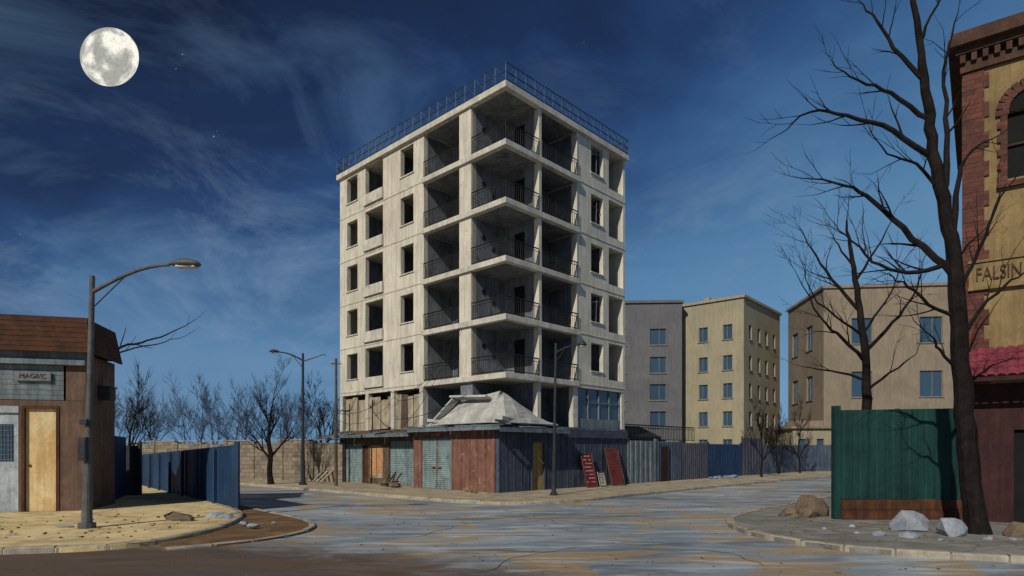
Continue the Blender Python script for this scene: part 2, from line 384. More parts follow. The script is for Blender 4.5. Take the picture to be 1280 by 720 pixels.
def smooth(pts, it=2):
    for _ in range(it):
        q = [pts[0]]
        for a, b_ in zip(pts, pts[1:]):
            q.append((a[0]*.75+b_[0]*.25, a[1]*.75+b_[1]*.25)); q.append((a[0]*.25+b_[0]*.75, a[1]*.25+b_[1]*.75))
        q.append(pts[-1]); pts = q
    return pts
def offset(pts, d):
    res = []
    for i, p in enumerate(pts):
        a = Vector(pts[max(i-1,0)]); b_ = Vector(pts[min(i+1,len(pts)-1)]); t = (b_-a).normalized()
        res.append((p[0]-t.y*d, p[1]+t.x*d))
    return res
def resample(pts, step):
    res = [pts[0]]; acc = 0
    for a, b_ in zip(pts, pts[1:]):
        a = Vector(a); b_ = Vector(b_); L = (b_-a).length; t = step-acc
        while t < L:
            q = a.lerp(b_, t/L); res.append((q.x, q.y)); t += step
        acc = (acc+L) % step
    return res
def kerbline(name, pts, side, parent=None, h=.145, wd=.2):
    m = MB(); rng = random.Random(int(abs(pts[0][0])*10)); pts = resample(pts, 1.0)
    o = offset(pts, -.012*side); i_ = offset(pts, wd*side)
    for k in range(len(pts)-1):
        dz = rng.uniform(-.014,.010); j = .018
        L1 = lambda p,q,t: (p[0]+(q[0]-p[0])*t, p[1]+(q[1]-p[1])*t)
        a, b_ = L1(o[k],o[k+1],j), L1(o[k],o[k+1],1-j); c_, d_ = L1(i_[k],i_[k+1],j), L1(i_[k],i_[k+1],1-j)
        H = h+dz
        m.quad((*a,0),(*b_,0),(*b_,H-.025),(*a,H-.025))
        a2 = L1(a,c_,.12); b2 = L1(b_,d_,.12)
        m.quad((*a,H-.025),(*b_,H-.025),(*b2,H),(*a2,H))
        m.quad((*a2,H),(*b2,H),(*d_,H),(*c_,H)); m.quad((*c_,H),(*d_,H),(*d_,0),(*c_,0))
        m.quad((*a,0),(*a,H-.025),(*c_,H),(*c_,0)); m.quad((*b_,0),(*b_,H-.025),(*d_,H),(*d_,0))
    return m.build(name, M_kerb, parent, weld=False)
def block(name, kerb, close, mt, side=1, h=.12):
    kerb = smooth(kerb, 3); m = MB(); m.prism(kerb+close, -.02, h)
    m.build(name, mt); kerbline('kerb', kerb, side)
KM = [(-62,81.5),(-18.6,41.7),(-5.2,29.4),(-1.4,26.0),(2.2,26.2),(5.8,30.6),(12.7,38.2),(27.1,52.8),(36,58.4),(48,60.4),(95,61)]
block('pavement', KM, [(95,150),(-62,150)], M_pave)
KR = [(60,-8),(30,4),(16,10.6),(9.6,12.9),(7.2,14.1),(6.2,16.6),(6.6,20.0),(9.6,23.6),(15.4,29.9),(24,38),(34,44),(46,46.6),(95,47)]
block('pavement', KR, [(95,-8)], M_paveR, -1)
KL = [(-60,10),(-20,12.7),(-10.6,13.6),(-8.5,14.6),(-8.1,17.6),(-8.9,20.8),(-10.1,23.2),(-25.7,42.0),(-60,84)]
block('pavement', KL, [(-95,84),(-95,10)], M_paveL, 1)
V = smooth([(-7.9,14.2),(-6.3,15.4),(-5.5,17.4),(-6.2,19.8),(-9.0,22.9),(-12.6,27.4),(-17,32.6)], 3)
m = MB(); m.prism(V+[(-17.4,32.2),(-10.1,23.4),(-8.9,21),(-8.2,18),(-8.5,15)], -.02, .05); m.build('dirt_verge', M_verge)
kerbline('kerb', V, 1, None, .075, .16)

def strip(m, pts, wd, z=.009):
    a = offset(pts, wd/2); b_ = offset(pts, -wd/2)
    for k in range(len(pts)-1): m.quad((*a[k],z),(*a[k+1],z),(*b_[k+1],z),(*b_[k],z))
m = MB()
strip(m, smooth([(14,29.2),(17,32.5),(22,38),(28,43.6)],2), .16)
strip(m, smooth([(9.5,30.2),(12,33),(14.5,35.6)],2), .18)
m.build('road_marking', M_mark)
m = MB(); rng = random.Random(77)
for (x, y, a_, n) in ((-3.5,16,.5,14),(2.5,20,2.4,12),(5.0,12.4,1.4,10),(-1,11.5,.1,12),(-9,27,2.3,10)):
    pts = [(x, y)]
    for i in range(n):
        a_ += rng.gauss(0,.35); pts.append((pts[-1][0]+.35*math.cos(a_), pts[-1][1]+.35*math.sin(a_)))
    strip(m, pts, .022, .0085)
m.build('road_cracks', M_lampdk)
m = MB()
for i in range(320):
    x = rng.uniform(-9,11); y = rng.uniform(10.5,26); r = rng.uniform(.008,.028)
    m.obb((x,y,r*.4),(r*2,r*1.6,r),(0,0,rng.uniform(0,3)))
m.build('grit', M_rockb)

# ------------------------------------------------------------ main apartment block
B = group('unfinished_apartment_block', (-.33, 32.0, 0), R(46.5))
ST = 2.97; Z0 = 6.28; NK = 5; ZR = Z0+ST*NK; LY = 15.85; LX = 11.0
zs = [Z0+ST*k for k in range(NK+1)]
W = MB()
ops = []
for k in range(NK):
    z = zs[k]
    ops += [(13.68,14.96,z+.75,z+2.45), (10.78,12.75,z+.62,z+2.62), (7.66,8.93,z+.75,z+2.45)]
W.panel((0,0),(0,1),(1,0), 6.66, LY, Z0-.33, ZR-.3, ops, .28)
ops = []
for k in range(NK):
    z = zs[k]
    ops += [(7.35,8.59,z+.75,z+2.45), (9.19,10.78,z+.35,z+2.63)]
W.panel((0,0),(1,0),(0,1), 6.03, LX, Z0-.33, ZR-.3, ops, .28)
W.panel((LX,.29),(0,1),(-1,0), 0, LY-.29, 0, ZR-.3, [(2+4*j,3.3+4*j,zs[k]+.8,zs[k]+2.3) for j in range(3) for k in range(NK)], .25)
W.panel((.29,LY),(1,0),(0,-1), 0, LX-.55, 0, ZR-.3, [(2+4*j,3.3+4*j,zs[k]+.8,zs[k]+2.3) for j in range(2) for k in range(NK)], .25)
W.build('walls', M_white, B)
T = MB()
for k in range(NK):
    T.box(-.03, .02, 6.72, LY-.01, zs[k]-.14, zs[k]-.05)
    T.box(6.1, LX-.01, -.03, .02, zs[k]-.14, zs[k]-.05)
    T.box(-.16, -.005, 10.70, 12.83, zs[k]+.02, zs[k]+.70)
    for (a, b_) in ((13.68,14.96),(7.66,8.93)): T.box(-.07, .1, a-.08, b_+.08, zs[k]+.68, zs[k]+.755)
    T.box(7.27, 8.67, -.07, .1, zs[k]+.68, zs[k]+.755)
T.build('trim', M_slab, B, bevel=.012)
T = MB()
T.box(-.06, .35, 2.54, 3.50, Z0-.33, ZR-.34)
T.box(2.53, 2.77, -.06, .3, Z0-.33, ZR-.34)
T.box(5.93, 6.02, -.03, .4, Z0-.33, ZR-.34)
T.build('piers', M_white, B, bevel=.015)
def slab(o=.12):
    return [(-o,-o),(6.03,-o),(6.03,.02),(LX-.02,.02),(LX-.02,LY-.02),(.02,LY-.02),(.02,6.66),(-o,6.66)]
Sb = MB()
for k in range(NK): Sb.prism(slab(.2 if k else .16), zs[k]-.30, zs[k])
Sb.prism([(-.2,-.2),(LX+.15,-.2),(LX+.15,LY+.15),(-.2,LY+.15)], ZR-.33, ZR)
Sb.build('floor_slabs', M_slab, B, bevel=.02)
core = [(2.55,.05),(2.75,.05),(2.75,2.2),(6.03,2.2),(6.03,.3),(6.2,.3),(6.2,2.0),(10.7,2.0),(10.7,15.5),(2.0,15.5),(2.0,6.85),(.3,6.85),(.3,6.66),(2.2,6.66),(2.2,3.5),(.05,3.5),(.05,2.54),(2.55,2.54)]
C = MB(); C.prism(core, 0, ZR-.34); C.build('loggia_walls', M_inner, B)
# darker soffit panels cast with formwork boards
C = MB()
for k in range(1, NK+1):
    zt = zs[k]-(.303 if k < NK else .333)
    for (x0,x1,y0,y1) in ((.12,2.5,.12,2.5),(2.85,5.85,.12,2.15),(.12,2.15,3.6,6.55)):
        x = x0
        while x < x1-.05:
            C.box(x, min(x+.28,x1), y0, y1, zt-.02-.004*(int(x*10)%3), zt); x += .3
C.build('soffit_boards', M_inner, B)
C = MB()
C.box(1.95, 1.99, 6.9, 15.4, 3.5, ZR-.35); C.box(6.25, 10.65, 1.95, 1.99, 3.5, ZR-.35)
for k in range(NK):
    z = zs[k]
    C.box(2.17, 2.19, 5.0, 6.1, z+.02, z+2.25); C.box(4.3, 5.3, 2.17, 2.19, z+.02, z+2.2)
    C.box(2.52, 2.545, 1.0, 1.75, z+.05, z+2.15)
C.build('painted_dark_openings', M_core, B)  # solid dark sheets; shade of rooms and doorways is painted as colour
C = MB()
for k in range(NK):
    z = zs[k]
    for (a,b_,h) in ((4.22,4.3,2.28),(5.3,5.38,2.28)): C.box(a, b_, 2.12, 2.19, z+.005, z+h)
    C.box(4.3,5.3,2.12,2.19,z+2.2,z+2.28)
    for (a,b_) in ((4.92,5.0),(6.1,6.18)): C.box(2.12, 2.19, a, b_, z+.005, z+2.33)
    C.box(2.12,2.19,5.0,6.1,z+2.25,z+2.33)
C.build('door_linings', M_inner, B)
C = MB()
for k in range(NK):
    z = zs[k]
    for (x, zz) in ((.9, 1.75), (1.65, 1.25)):
        C.tube([(x,2.545,z+zz),(x,2.515,z+zz)], .15, 14)
    C.tube([(3.5,2.205,z+1.6),(3.5,2.18,z+1.6)], .15, 14)
    C.tube([(2.205,4.2,z+1.6),(2.18,4.2,z+1.6)], .15, 14)
C.build('wall_vents', M_core, B)
C = MB()
for k in range(NK):
    z = zs[k]
    C.box(8.85, 8.97, .3, 1.9, z, z+2.6); C.box(.3,1.9, 9.7,9.85, z, z+2.6); C.box(.3,1.9,13.1,13.2,z,z+2.6)
C.build('partitions', M_inner, B)
C = MB()
for k, s_ in ((4,.3),(3,-.2),(1,.25)):
    z = zs[k]; C.bar((7.4,.12,z+1.9),(8.5,.14,z+1.9+s_),.04); C.bar((8.0,.12,z+.76),(8.1,.12,z+2.44),.035)
C.build('broken_frames', M_inner, B)
def railing(m, a, b_, z, h=.95, sp=.16, r=.012, w2=.02):
    a = Vector((a[0],a[1],z)); b_ = Vector((b_[0],b_[1],z)); L = (b_-a).length; n = max(2, int(L/sp)); up = Vector((0,0,1))
    m.bar(a+up*h, b_+up*h, .05); m.bar(a+up*(h-.17), b_+up*(h-.17), .024); m.bar(a+up*.1, b_+up*.1, .035)
    for i in range(n+1):
        p = a+(b_-a)*i/n; m.bar(p+up*(0 if i%7==0 else .1), p+up*h, .034 if i%7==0 else w2)
Rl = MB()
for z in zs[:NK]:
    railing(Rl, (-.08,-.08),(-.08,2.5),z); railing(Rl, (-.08,-.08),(2.5,-.08),z)
    railing(Rl, (-.08,3.54),(-.08,6.6),z); railing(Rl, (2.8,-.08),(5.95,-.08),z)
Rl.build('loggia_railings', M_rail, B)
Rl = MB(); hr = .95
def roofrail(a, b_):
    a = Vector((*a,ZR)); b_ = Vector((*b_,ZR)); L = (b_-a).length; n = int(L/.75); up = Vector((0,0,1))
    for f_ in (.1,.5,1): Rl.bar(a+up*hr*f_, b_+up*hr*f_, .055)
    for i in range(n+1):
        p = a+(b_-a)*i/n; Rl.bar(p, p+up*hr, .06)
        if i < n:
            q = a+(b_-a)*(i+1)/n; Rl.bar(p+up*.1, q+up*hr, .03); Rl.bar(p+up*hr, q+up*.1, .03)
roofrail((-.15,-.15),(-.15,LY+.1)); roofrail((-.15,-.15),(LX+.1,-.15)); roofrail((LX+.1,-.15),(LX+.1,LY+.1)); roofrail((-.15,LY+.1),(LX+.1,LY+.1))
Rl.build('roof_railing', M_roofrail, B)

# mezzanine level
Mz = MB()
for y in (6.75, 9.6, 12.4, 15.5): Mz.box(-.02, .33, y, y+.33, 3.3, Z0-.34)
for (a,b_) in ((5.65,6.1),(10.62,10.99),(2.5,2.8)): Mz.box(a, b_, .02, .35, 3.3, Z0-.31)
Mz.build('mezzanine_columns', M_slab, B, bevel=.015)
rng = random.Random(7)
P1 = MB(); P2 = MB(); y = 7.1
while y < 15.4:
    wdt = rng.uniform(.5,1.0); y2 = min(y+wdt, 15.45)
    tgt = P1 if rng.random() < .75 else P2
    tgt.obb((.12+rng.uniform(-.04,.04), (y+y2)/2, 4.62+rng.uniform(-.08,.1)), (.05, y2-y-.03, 2.3+rng.uniform(-.5,.1)), (rng.uniform(-.02,.02),0,0))
    y = y2
P1.build('mezzanine_boards', M_beige, B); P2.build('mezzanine_boards_brown', M_brownbd, B)
G = MB(); G.box(6.12, 10.6, .20, .22, 3.9, Z0-.35); G.build('mezzanine_glass', M_glass, B)
G = MB(); G.box(6.1,10.62,.10,.3,3.5,4.15)
for x in (6.12,7.2,8.3,9.4,10.5): G.box(x,x+.09,.12,.19,4.15,Z0-.34)
G.box(6.1,10.62,.125,.185,5.1,5.17); G.build('mezzanine_window_frames', M_kioskpan, B)
G = MB(); G.box(.3,10.5,.6,6.9,3.62,3.66)
G.build('mezzanine_floor', M_core, B)
Sh = MB()
Sh.panel((-.03,0),(0,1),(1,0), 6.9, LY, 0, 3.55, [(13.1,15.16,0,2.75),(12.36,13.0,0,2.6),(10.75,12.25,.5,2.6),(7.3,10.08,0,2.85)], .25)
Sh.build('shop_front_wall', M_brownbd, B)
def shutter(m, P, t0, t1, z0, z1, pitch=.11):
    z = z0
    while z < z1-.01:
        zt = min(z+pitch, z1)
        m.quad(P(t0,.03,z),P(t1,.03,z),P(t1,0,z+pitch*.5),P(t0,0,z+pitch*.5))
        m.quad(P(t0,0,z+pitch*.5),P(t1,0,z+pitch*.5),P(t1,.03,zt),P(t0,.03,zt)); z = zt
s_ = MB(); PL = lambda t,e,z: (.06+e, t, z)
shutter(s_, PL, 13.1, 15.16, .1, 2.75); shutter(s_, PL, 7.3, 10.08, .1, 2.85)
PC = lambda t,e,z: (-.56+e, t, z)
shutter(s_, PC, 3.5, 6.1, .12, 2.95); s_.build('roller_shutters', M_shut, B)
s_ = MB(); s_.box(.05,.1,12.36,13.0,.1,2.6); s_.build('shop_door', M_wood, B)
s_ = MB(); s_.box(.0,.06,10.8,11.45,.9,2.5); s_.box(-.02,.05,11.5,12.2,.6,2.4); s_.build('faded_posters', M_orange, B)
s_ = MB(); s_.box(.03,.09,10.76,12.24,.5,2.59); s_.build('poster_boarding', M_beige, B)
s_ = MB(); rng = random.Random(11); y = 6.98
while y < 16.2:
    wv = 1.15; dz = rng.uniform(-.08,.08)
    s_.obb((-.45, y+wv/2, 3.30+dz), (.95, wv-.03, .05), (rng.uniform(-.03,.03), -.16+rng.uniform(-.05,.05), 0)); y += wv
s_.box(-.9,-.85,6.98,16.2,3.08,3.24)
s_.build('shop_canopy', M_canopy, B)
Cs = MB()
Cs.panel((-.6,0),(0,1),(1,0), .16, 6.88, 0, 3.45, [(3.5,6.1,0,2.95)], .2)
Cs.panel((-.4,6.88),(1,0),(0,-1), 0, .6, 0, 3.45, [], .15)
Cs.build('corner_shop_wall', M_redpan, B)
Cs = MB(); y = .2
while y < 3.3: Cs.box(-.63,-.602,y,y+.035,.1,3.4); y += .62
Cs.box(-.64,-.602,3.38,3.48,.1,3.05); Cs.box(-.64,-.602,6.12,6.22,.1,3.05); Cs.box(-.64,-.602,3.48,6.12,2.96,3.05); Cs.box(-.6,-.53,4.77,4.83,.12,2.95)
Cs.box(-.66,-.602,4.4,4.7,1.3,1.36); Cs.box(-.66,-.602,4.9,5.2,1.3,1.36)
Cs.build('panel_battens', M_redpan, B)
Cs = MB()
Cs.panel((-.6,-.1),(1,0),(0,1), 0, 11.6, 0, 3.3, [(2.57,3.48,0,2.7)], .2)
Cs.build('side_shop_wall', M_bluepan, B)
Cs = MB(); x = -.58
while x < 11:
    if not (1.9 < x < 2.9): Cs.box(x,x+.04,-.125,-.102,.1,3.26)
    x += .55
Cs.box(1.85,1.96,-.15,-.102,.1,2.8); Cs.box(2.89,3.0,-.15,-.102,.1,2.8); Cs.box(1.96,2.89,-.15,-.102,2.7,2.8)
Cs.build('side_shop_battens', M_bluepan, B)
Cs = MB(); Cs.box(1.97,2.88,-.02,.03,.1,2.7); Cs.build('ochre_door', M_ochre, B)
s_ = MB(); rng = random.Random(5); y = -.5
while y < 6.7:
    s_.obb((-.85, y+.5, 3.55+rng.uniform(-.05,.05)), (.75, .97, .05), (rng.uniform(-.04,.04), -.14, 0)); y += 1.0
x = -.6
while x < 4.4:
    s_.obb((x+.5, -.38, 3.5+rng.uniform(-.07,.07)), (.97, .8, .05), (.2+rng.uniform(-.05,.1), rng.uniform(-.04,.04), 0)); x += 1.0
s_.box(-1.2,-1.15,-.75,6.7,3.3,3.5); s_.box(-1.15,4.4,-.77,-.72,3.2,3.42)
s_.build('corner_canopy', M_canopy, B)
s_ = MB(); s_.box(-.6,11,-.1,6.9,3.46,3.6); s_.build('shop_roof', M_canopy, B)
s_ = MB(); s_.box(4.4,11.0,-.22,-.105,3.0,3.44); s_.build('fascia_board', M_bluepan, B)
# collapsed concrete sheet on the corner roof
pk = MB(); rng = random.Random(21)
path = [(-.95,5.3,.1),(-.95,4.6,.5),(-.95,3.7,1.15),(-.95,2.9,1.45),(-.95,1.6,1.55),(-.95,.4,1.62),(-.6,-.55,1.66),(.4,-.65,1.5),(1.3,-.65,1.1),(2.2,-.6,.72),(3.0,-.55,.4),(3.7,-.5,.1)]
rows = 8; gr = []
for i, (x,y,h) in enumerate(path):
    col = []
    for j in range(rows):
        f_ = j/(rows-1); inx = 1.0*f_**1.3 if i < 7 else .3*f_; iny = .3*f_ if i < 6 else 1.1*f_**1.3
        fold = .10*math.sin(i*2.1+j*.9)+rng.uniform(-.05,.05)
        col.append((x+inx+fold*.6, y+iny*(1 if i>5 else 0)+fold*.3, 3.68+h*f_+ (rng.uniform(-.05,.05) if 0<j else 0)))
    gr.append(col)
for i in range(len(gr)-1):
    for j in range(rows-1): pk.quad(gr[i][j],gr[i+1][j],gr[i+1][j+1],gr[i][j+1])
o = pk.build('collapsed_sheet', M_rubble, B)
sm = o.modifiers.new('solid','SOLIDIFY'); sm.thickness = .09
pk = MB()
pk.obb((-.45,2.2,5.08),(.45,2.9,.11),(.05,.3,0)); pk.obb((-.55,4.1,4.45),(.45,1.8,.1),(-.75,.25,0))
pk.obb((-.6,3.9,3.8),(.5,2.6,.16),(.1,.1,.1)); pk.obb((.3,-.2,3.78),(2.4,.6,.2),(.1,.12,.1))
for i in range(14): pk.rock((rng.uniform(-.9,.2), rng.uniform(0,5.2), 3.72), .22,.2,.14, rng, 12)
pk.build('slab_fragments', M_rubble, B)
cb = MB()
def cable(a, b_, sag, r=.018):
    pts = []
    for i in range(13):
        t = i/12; p = Vector(a).lerp(Vector(b_), t); p.z -= sag*4*t*(1-t); pts.append(p)
    cb.tube(pts, r, 4)
cable((-.2,3.4,9.0),(-1.0,7.5,3.6),.7); cable((-.2,3.2,9.0),(-.5,9.5,5.9),1.3); cable((-.3,9.5,5.8),(-.9,15.9,5.0),.7); cable((-.9,2.0,5.2),(-1.0,8,4.1),.3)
cable((-.3,12,5.2),(-1.1,6.9,3.4),.5)
cb.build('loose_cables', M_rail, B)

def leaning(name, x0, x1, h, mt, lines=0, lm=None):
    g_ = group(name, (0,0,0), 0)
    c_ = Vector(((x0+x1)/2, -.78, 0)); a = R(46.5)
    g_.location = (-.33+c_.x*math.cos(a)-c_.y*math.sin(a), 32.0+c_.x*math.sin(a)+c_.y*math.cos(a), .12)
    g_.rotation_euler = (R(-14), 0, a)
    wd = x1-x0; m = MB(); m.box(-wd/2, wd/2, -.02, .02, 0, h); m.build('board', mt, g_, bevel=.008)
    f_ = MB()
    for (p,q,r_,s2) in ((-wd/2,wd/2,0,.06),(-wd/2,wd/2,h-.06,h)): f_.box(p,q,-.04,-.022,r_,s2)
    f_.box(-wd/2,-wd/2+.05,-.04,-.022,.06,h-.06); f_.box(wd/2-.05,wd/2,-.04,-.022,.06,h-.06)
    f_.build('frame', M_brownbd, g_)
    if lines:
        l = MB(); rg = random.Random(int(x0*10)); z = h-.22
        for i in range(lines):
            x = -wd/2+.14
            while x < wd/2-.2:
                q = rg.uniform(.06,.16)
                if rg.random() < .8: l.box(x, x+q, -.03,-.0225, z, z+.04+rg.uniform(0,.03))
                x += q+.05
            z -= (h-.3)/lines
        l.build('worn_marks', lm, g_)
leaning('advertising_board', 5.9, 6.95, 2.05, M_redsign, 8, M_letter)
leaning('advertising_board', 8.4, 9.8, 2.35, M_redsign2, 10, M_redsign)
leaning('small_board', 7.2, 7.85, .9, M_whitep, 4, M_redsign)

rng = random.Random(31)
m = MB(); a = R(46.5)
def bl(x, y): return (-.33+x*math.cos(a)-y*math.sin(a), 32.0+x*math.sin(a)+y*math.cos(a))
for i in range(16):
    x, y = bl(-1.2+rng.uniform(-.5,.4), 8.2+rng.uniform(-1,1)); m.rock((x,y,.16+rng.uniform(0,.25)), rng.uniform(.1,.3), .2, .16, rng, 12)
for i in range(4):
    x, y = bl(-1.0, 8.0+i*.3); m.obb((x,y,.5),(.1,.04,1.1),(rng.uniform(.2,.6),rng.uniform(-.5,.5),a))
m.build('rubble_pile', M_rockb)
m = MB()
for i in range(9):
    x, y = bl(-1.3+rng.uniform(-.3,.3), .6+rng.uniform(-.6,1.3)); m.rock((x,y,.15), rng.uniform(.06,.16), .1, .09, rng, 12)
m.build('rubble_pile', M_rockb)
m = MB()
for i in range(3):
    x, y = bl(-1.2-.12*i, 15.6+.35*i); m.obb((x, y, .5), (1.7, .14, .04), (0, -.45+.06*i, a+.5+.1*i))
m.build('plank_pile', M_beige)

# ------------------------------------------------------------ street lamps
def lamp(loc, H, arm, tilt=0, dbl=False, mt=M_lamp, box=False, rbase=.11, lean=0, rise=.95):
    g_ = group('street_lamp', loc)
    m = MB()
    topx = lean
    m.tube([(0,0,0),(0,0,.5),(topx*.3,0,H*.35),(topx,0,H)], [rbase*1.25,rbase*1.2,rbase*.8,rbase*.6], 12)
    m.tube([(0,0,0),(0,0,.16)], rbase*2, 12)
    m.build('pole', mt, g_, smooth=False)
    m = MB(); s2 = 1 if arm > 0 else -1; A = abs(arm)
    pts = [(topx+s2*A*t*.78, 0, H-.45+ rise*math.sin(min(1,t*1.0)*math.pi/2)*.75*(A/2.6)) for t in [0,.15,.3,.45,.6,.75,.9,1]]
    m.tube(pts, [.06,.055,.05,.05,.045,.045,.04,.04], 8)
    e = Vector(pts[-1])
    m.bar((topx,0,H-.9), pts[3], .03)
    if dbl:
        m.tube([(topx,0,H-.5),(topx-s2*A*.4,0,H-.25),(topx-s2*A*.7,0,H-.05),(topx-s2*A*.75,0,H-.2)], [.05,.04,.03,.02], 6)
    m.build('arm', mt, g_)
    m = MB(); hl = A*.32
    secs = [(0,.05,.05),(.12,.10,.10),(.35,.19,.15),(.65,.22,.17),(.9,.14,.11),(1,.03,.03)]
    n0 = len(m.v)
    for (t,wy,hz) in secs:
        for k in range(10):
            q = 2*math.pi*k/10; zz = math.sin(q)*hz; zz = zz if zz > 0 else zz*.35
            m.v.append((e.x+s2*hl*t, math.cos(q)*wy, e.z+.02+zz-.02*t))
    for i in range(len(secs)-1):
        for k in range(10):
            p = n0+i*10+k; q = n0+i*10+(k+1)%10; m.f.append((p,q,q+10,p+10))
    m.f.append(tuple(n0+k for k in range(10))); m.f.append(tuple(n0+50+k for k in range(10)))
    m.build('lamp_head', mt, g_, smooth=True)
    m = MB(); m.obb((e.x+s2*hl*.55,0,e.z-.055),(hl*.6,.24,.05)); m.build('lens', M_lens, g_, bevel=.01)
    if box:
        m = MB(); m.box(-.12,.1,-.2,-.09,1.9,2.55); m.box(-.1,.08,-.215,-.2,1.95,2.5); m.box(-.1,.1,-.17,-.1,2.9,3.05); m.build('control_box', M_lampdk, g_, bevel=.01)
lamp((-11.85,17.4,.1), 7.05, 2.75, box=True, lean=.15)
lamp((-13.0,38.8,.1), 8.2, -1.9, dbl=True, mt=M_lampdk, rbase=.12)
lamp((2.0,29.9,.1), 7.3, 1.35, mt=M_lampdk, rbase=.09, lean=.1)
g_ = group('utility_pole', (-10.6,37.6,.1)); m = MB(); m.tube([(0,0,0),(0,0,7.7)],[.11,.07],8); m.box(-.3,.3,-.03,.03,7.35,7.42); m.build('pole', M_brownbd, g_)
m = MB()
for x in (-.26,.26): m.tube([(x,0,7.42),(x,0,7.55)],[.04,.025],8)
m.build('insulators', M_whitep, g_)

# ------------------------------------------------------------ walls / fences
g_ = group('blue_metal_fence')
m = MB(); A0 = (-10.25,23.2); A1 = (-25.8,41.9)
m.corrugated(A0, A1, .15, 2.45, 1.85, 1.6, .012); m.build('sheets', M_bluefence, g_)
m = MB(); n = 9
for i in range(n+1):
    t = i/n; x = A0[0]+(A1[0]-A0[0])*t-.08; y = A0[1]+(A1[1]-A0[1])*t-.06; zt = 2.42-.6*t
    m.box(x-.05,x+.05,y-.05,y+.05,.1,zt)
m.box(A0[0]-.03,A0[0]+.12,A0[1]-.12,A0[1]+.04,.1,2.6)
m.tube([(A0[0]+.02,A0[1]+.02,2.46),(A1[0]+.02,A1[1]+.02,1.86)], .03, 4)
m.build('posts', M_bluefence, g_)
m = MB(); m.corrugated(A1, (-60,84), .1, 1.85, 1.85, 1.5, .02); m.build('far_sheets', M_bluefence, g_)
g_ = group('dark_panel_fence')
m = MB(); m.corrugated((-16.4,25.3),(-18.6,30.0), .1, 2.9, 2.9, .25, .05); m.build('sheets', M_bluefence, g_)
m = MB(); m.box(-18.9,-18.0,30.1,30.2,.1,2.5); m.box(-18.95,-18.85,30.05,30.2,.1,2.7); m.box(-18.0,-17.9,30.05,30.2,.1,2.7); m.build('end_panel', M_lampdk, g_)

g_ = group('stone_boundary_wall', (-11.4,42.3,0), math.atan2(5.6,-10.5))
m = MB(); x = 0; rng = random.Random(8)
while x < 48:
    zt = 2.85+rng.uniform(-.12,.12); m.box(x, x+2.6, -.15, .15, 0, zt); m.box(x+2.6, x+3.0, -.22, .22, 0, zt+.12); x += 3.0
m.build('wall', M_stonewall, g_)
m = MB()
for i in range(16): m.obb((i*3+1.3,0,3.0),(2.5,.4,.07),(0,rng.uniform(-.01,.01),0))
m.build('coping', M_kerb, g_)

E = (7.24, 39.98)
vx, vy = .688, .725
def al(t, off=0): return (E[0]+vx*t+vy*off, E[1]+vy*t-vx*off)
def fence_seg(name, t0, t1, h, mt, pitch=.3):
    g_ = group(name); m = MB(); m.corrugated(al(t0,.15), al(t1,.15), .1, h, h, pitch, .035); m.build('sheets', mt, g_)
    m = MB(); n = max(1, int((t1-t0)/2.5))
    for i in range(n+1):
        p = al(t0+.08+(t1-t0-.16)*i/n, .1); m.obb((p[0],p[1],h/2+.1),(.12,.12,h+.1),(0,0,R(46.5)))
    m.build('posts', mt, g_)
fence_seg('grey_metal_fence', .1, 3.6, 2.9, M_kioskpan, .6)
fence_seg('grey_metal_fence', 3.7, 7.0, 2.85, M_greyfence)
fence_seg('mauve_metal_fence', 7.1, 11.2, 2.8, M_mauve)
fence_seg('blue_metal_fence', 11.3, 17.4, 2.75, M_bluefence)
fence_seg('grey_metal_fence', 17.5, 21.5, 3.3, M_mauve, .6)
fence_seg('blue_metal_fence', 21.6, 33.0, 2.75, M_greyfence)
g_ = group('grey_metal_fence'); m = MB(); e1 = al(33.1,.15); m.corrugated(e1, (60,69), .1, 2.8, 2.8, .4, .05); m.build('sheets', M_greyfence, g_)
g_ = group('yard_gate'); p = al(4.5,.25); m = MB(); m.obb((p[0],p[1],1.3),(.9,.05,2.3),(0,0,R(46.5))); m.build('leaf', M_maroon, g_)
m = MB()
for s2 in (-.5,.5):
    q = (p[0]+s2*vx, p[1]+s2*vy); m.obb((q[0],q[1],1.35),(.09,.09,2.5),(0,0,R(46.5)))
m.obb((p[0],p[1],2.5),(1.08,.09,.09),(0,0,R(46.5)))
m.build('frame', M_lampdk, g_)
g_ = group('terrace_railing'); m = MB()
railing(m, al(.1,-.1), al(9.5,-.1), 2.9, 1.05, .22, w2=.03); m.build('railing', M_rail, g_)
m = MB()
m.quad((*al(.1,-.4),3.2),(*al(5.2,-.4),3.2),(*al(5.2,-2.2),4.0),(*al(.1,-2.2),4.0)); m.quad((*al(.1,-.4),3.2),(*al(5.2,-.4),3.2),(*al(5.2,-.4),2.9),(*al(.1,-.4),2.9)); m.build('green_shed_roof', M_dkgreen, g_)
m = MB(); rng = random.Random(41)
for i in range(18):
    q = al(9.5+rng.uniform(0,5), .7+rng.uniform(0,.6)); m.rock((q[0],q[1],.18), rng.uniform(.12,.34), .2, .16, rng, 12)
m.build('rubble_pile', M_debris)

g_ = group('green_panel_fence')
m = MB(); m.corrugated((10.25,19.7),(14.1,19.5), .75, 3.55, 3.6, .5, .02); m.corrugated((18,28),(10.25,19.72), .3, 3.55, 3.55, .5,.02); m.build('sheets', M_green, g_)
m = MB(); m.box(10.1,10.3,19.55,19.75,.1,3.68); m.box(12.15,12.27,19.72,19.84,.1,3.6); m.build('posts', M_green, g_)
m = MB(); m.box(10.3,14.1,19.42,19.62,.1,.42); m.box(10.3,14.1,19.43,19.61,.43,.74); m.build('base_boards', M_wood, g_, bevel=.01)

